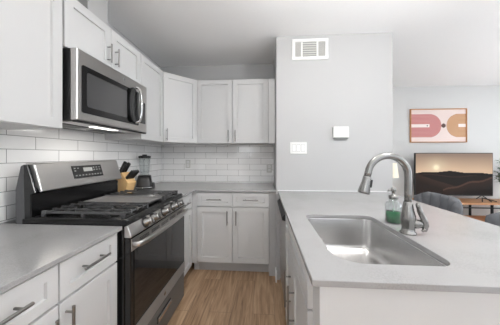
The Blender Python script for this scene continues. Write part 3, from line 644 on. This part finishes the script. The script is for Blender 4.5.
t = thing('television', 'large flat television showing a sunset over dark dunes', 'television', (3.195, 3.80, 0.524))
TW, TZ0, TZ1 = 0.622, 0.078, 0.801
bm = B(); box(bm, -TW, TW, 0.0, 0.03, TZ0, TZ1); box(bm, -0.3, 0.3, 0.03, 0.065, TZ0 + 0.03, TZ0 + 0.4); obj('casing', bm, 'black_plastic', t, 0.004)
def lerp(a, b2, t_): return tuple(a[i] + (b2[i] - a[i]) * t_ for i in range(4))
def tv(u, v):
    hz = 0.545 + 0.03 * math.sin(u * 5.5 - 0.6) + 0.012 * math.sin(u * 17)
    hz += 0.03 * max(0, (u - 0.45)) - 0.01
    if v > hz:
        t_ = (v - hz) / (1 - hz); c = lerp(srgb((222, 190, 160)), srgb((150, 128, 112)), min(1, t_ * 1.1))
        d = math.hypot((u - 0.27) * 1.68, v - 0.66); g = math.exp(-(d / 0.06) ** 2) + 0.35 * math.exp(-(d / 0.2) ** 2)
        c = lerp(c, srgb((255, 240, 205)), min(1, g)); return c
    r1 = 0.50 - 0.55 * abs(u - 0.02) ** 0.9
    c = srgb((40, 27, 22))
    r2 = 0.10 + 0.45 * max(0, u - 0.38) ** 0.8 + 0.02 * math.sin(u * 20)
    if v < r1: c = lerp(srgb((52, 34, 26)), srgb((84, 58, 44)), max(0, min(1, 1 - (r1 - v) * 6)))
    if abs(v - r2) < 0.022 and u > 0.36: c = srgb((118, 84, 66))
    elif v < r2 and u > 0.36: c = lerp(srgb((70, 47, 37)), srgb((34, 23, 19)), min(1, (r2 - v) * 4))
    if 0.42 < v < hz and abs(v - (0.46 + 0.03 * math.sin(u * 9))) < 0.012: c = srgb((74, 53, 42))
    if v > hz - 0.06 and u > 0.5: c = srgb((26, 19, 17))
    return lerp((0.001, 0.0008, 0.0007, 1), c, 0.42)
picture(150, 88, -TW + 0.012, TW - 0.012, TZ0 + 0.018, TZ1 - 0.012, -0.0045, tv, 'screen', 'screen_picture', t)
for s in (-1, 1):
    k = B(); tube(k, [(s * 0.46, 0.015, TZ0 + 0.01), (s * 0.46 + 0.02, -0.12, 0.006)], 0.007, 8); tube(k, [(s * 0.46, 0.015, TZ0 + 0.01), (s * 0.46 + 0.02, 0.13, 0.006)], 0.007, 8)
    tube(k, [(s * 0.46 - 0.10, -0.10, 0.006), (s * 0.46, 0.01, 0.045), (s * 0.46 + 0.12, -0.10, 0.006)], 0.007, 8); obj('foot', k, 'black_metal', t)

t = thing('media_console', 'long wood and black metal media console under the television', 'tv stand', (3.395, 3.80, 0))
bm = B(); box(bm, -0.78, 0.78, -0.20, 0.20, 0.495, 0.5225); obj('top_board', bm, 'console_wood', t, 0.003)
bm = B(); box(bm, -0.76, 0.76, -0.19, 0.19, 0.20, 0.225); obj('lower_shelf', bm, 'console_wood_low', t, 0.003)
for x in (-0.74, -0.225, 0.225, 0.74):
    for y in (-0.18, 0.18):
        k = B(); box(k, x - 0.0125, x + 0.0125, y - 0.0125, y + 0.0125, 0.0, 0.4945); obj('leg', k, 'black_metal', t, 0.001)
k = B(); box(k, -0.74, 0.74, -0.186, -0.170, 0.435, 0.451); obj('rail', k, 'black_metal', t)

t = thing('potted_plant', 'leafy green houseplant on the console right of the television', 'plant', (4.05, 3.78, 0.5235))
bm = B(); lathe(bm, [(0.055, 0.0), (0.07, 0.01), (0.085, 0.14), (0.082, 0.145), (0.075, 0.13), (0.02, 0.125)]); obj('pot', bm, 'ceramic', t)
fol = B(); stm = B(); rnd = random.Random(3)
for s in range(44):
    a = rnd.uniform(0, 2 * PI); sp = rnd.uniform(0.08, 0.20); hgt = rnd.uniform(0.30, 0.72)
    tip = Vector((math.cos(a) * sp, math.sin(a) * sp * 0.75, hgt)); base = Vector((math.cos(a) * 0.02, math.sin(a) * 0.02, 0.12)); mid = (tip + base) / 2 + Vector((0, 0, 0.06)) - Vector((math.cos(a), math.sin(a), 0)) * 0.02
    path = smooth_path([base, mid, tip], 5); tube(stm, path, 0.0025, 5)
    for q in range(3, len(path)):
        for sd in (-1, 1):
            p = path[q]; aa = a + sd * rnd.uniform(0.6, 1.6); dv = Vector((math.cos(aa), math.sin(aa), rnd.uniform(-0.4, 0.5))).normalized()
            ln = rnd.uniform(0.045, 0.075); sv = dv.cross(Vector((0, 0, 1))).normalized() * ln * 0.28; up = Vector((0, 0, 0.006))
            v = [fol.verts.new(x) for x in (p, p + dv * ln * 0.45 + sv + up, p + dv * ln, p + dv * ln * 0.45 - sv + up)]
            fol.faces.new(v)
obj('foliage', fol, 'leaf', t); obj('stems', stm, 'stem', t)

t = thing('side_table', 'small pale round side table in the corner behind the partition', 'table', (2.07, 3.62, 0))
bm = B(); lathe(bm, [(0.2, 0.565), (0.2, 0.59), (0.01, 0.59)]); obj('table_top', bm, 'table_white', t)
for k in range(3):
    a = 2 * PI * k / 3; b2 = B(); tube(b2, [(0.15 * math.cos(a), 0.15 * math.sin(a), 0.0), (0.12 * math.cos(a), 0.12 * math.sin(a), 0.566)], 0.012, 8); obj('leg', b2, 'frame_wood', t)
t = thing('table_lamp', 'table lamp with a glowing cream shade, half hidden by the partition', 'lamp', (2.07, 3.62, 0.5905))
bm = B(); lathe(bm, [(0.06, 0.0), (0.06, 0.012), (0.015, 0.03), (0.03, 0.10), (0.045, 0.17), (0.02, 0.25), (0.008, 0.28), (0.008, 0.36), (0.002, 0.36)]); obj('base', bm, 'ceramic', t)
bm = B(); lathe(bm, [(0.115, 0.335), (0.085, 0.565), (0.083, 0.565), (0.112, 0.335)], cap0=False, cap1=False); obj('lamp_shade', bm, 'lamp_shade_glow', t)
ld = bpy.data.lights.new('lamp_bulb', 'POINT'); ld.energy = 1.2; ld.color = (1, 0.8, 0.55); ld.shadow_soft_size = 0.04
lo = bpy.data.objects.new('lamp_bulb', ld); COL.objects.link(lo); lo.parent = t; lo.location = (0, 0, 0.45)

# ------------------------------------------------------------------ stools
def stool(label, loc, rz):
    t = thing('bar_stool', label, 'stool', loc, rz, 'channel-tufted stools along the island')
    # opens towards -x ; back wraps round +x
    A0, A1 = math.radians(-88), math.radians(88); n = 96; Rm = 0.205; bm = B(); rings = []
    for i in range(n + 1):
        a = A0 + (A1 - A0) * i / n
        ch = abs(math.sin((i / n) * PI * 6)) ** 0.45          # six padded channels
        th = 0.016 + 0.024 * ch
        edge = abs(a) / A1; top = 0.960 - 0.055 * max(0, edge - 0.45) / 0.55 - (0.03 if edge > 0.97 else 0); bot = 0.70
        if i in (0, n): th *= 0.45
        c = math.cos(a); s = math.sin(a); ring = []
        for rr_, zz in ((Rm - th * 0.6, bot), (Rm - th, bot + 0.02), (Rm - th, top - 0.03), (Rm - th * 0.7, top - 0.008), (Rm, top), (Rm + th * 0.5, top - 0.008), (Rm + th * 0.75, top - 0.03), (Rm + th * 0.75, bot + 0.02), (Rm + th * 0.4, bot)):
            ring.append(((0.085 + rr_ - Rm) * c, rr_ * s * 1.05, zz))
        rings.append(ring)
    loft(bm, rings); obj('backrest', bm, 'velvet', t)
    bm = B(); lathe(bm, [(0.13, 0.60), (0.165, 0.605), (0.172, 0.63), (0.17, 0.665), (0.15, 0.685), (0.01, 0.69)], (-0.13, 0, 0)); obj('seat', bm, 'velvet', t)
    for sx in (-1, 1):
        for sy in (-1, 1):
            b2 = B(); tube(b2, [(sx * 0.11 - 0.13, sy * 0.11, 0.605), (sx * 0.18 - 0.13, sy * 0.18, 0.0)], [0.013, 0.010], 8); obj('leg', b2, 'black_metal', t)
    for s in (-1, 1):
        b2 = B(); tube(b2, [(s * 0.154 - 0.13, -0.154, 0.22), (s * 0.154 - 0.13, 0.154, 0.22)], 0.008, 8); obj('stretcher', b2, 'black_metal', t)
        b2 = B(); tube(b2, [(-0.284, s * 0.154, 0.24), (0.024, s * 0.154, 0.24)], 0.008, 8); obj('stretcher', b2, 'black_metal', t)
    for s in (-1, 1):
        b2 = B(); tube(b2, [(-0.02, s * 0.10, 0.63), (0.068, s * 0.12, 0.73)], 0.014, 8); obj('bracket', b2, 'black_metal', t)
stool('grey tufted stool whose curved backrest shows above the island edge, right of the faucet', (1.405, 1.87, 0), 0)
stool('grey stool cut off by the right edge of the photo', (1.405, 1.22, 0), 0)

# ------------------------------------------------------------------ ceiling lamps
for gi, (x, y, z, r, p_) in enumerate(GLOBES):
    t = thing('globe_lamp', ('white globe lamp hanging over the island', 'white globe lamp hanging over the aisle by the range')[gi], 'lamp', (x, y, ZC))
    bm = B(); lathe(bm, [(0.05, -0.0005), (0.05, -0.015), (0.01, -0.025)]); obj('canopy', bm, 'white_plastic', t)
    bm = B(); tube(bm, [(0, 0, -0.02), (0, 0, z + r - ZC)], 0.004, 8); obj('cord', bm, 'white_plastic', t)
    bm = B(); lathe(bm, [(max(0.004, r * math.cos(a)), z - ZC + r * math.sin(a)) for a in [PI * (k / 16 - 0.5) for k in range(17)]]); obj('globe', bm, 'opal_globe_glow_%d' % gi, t)
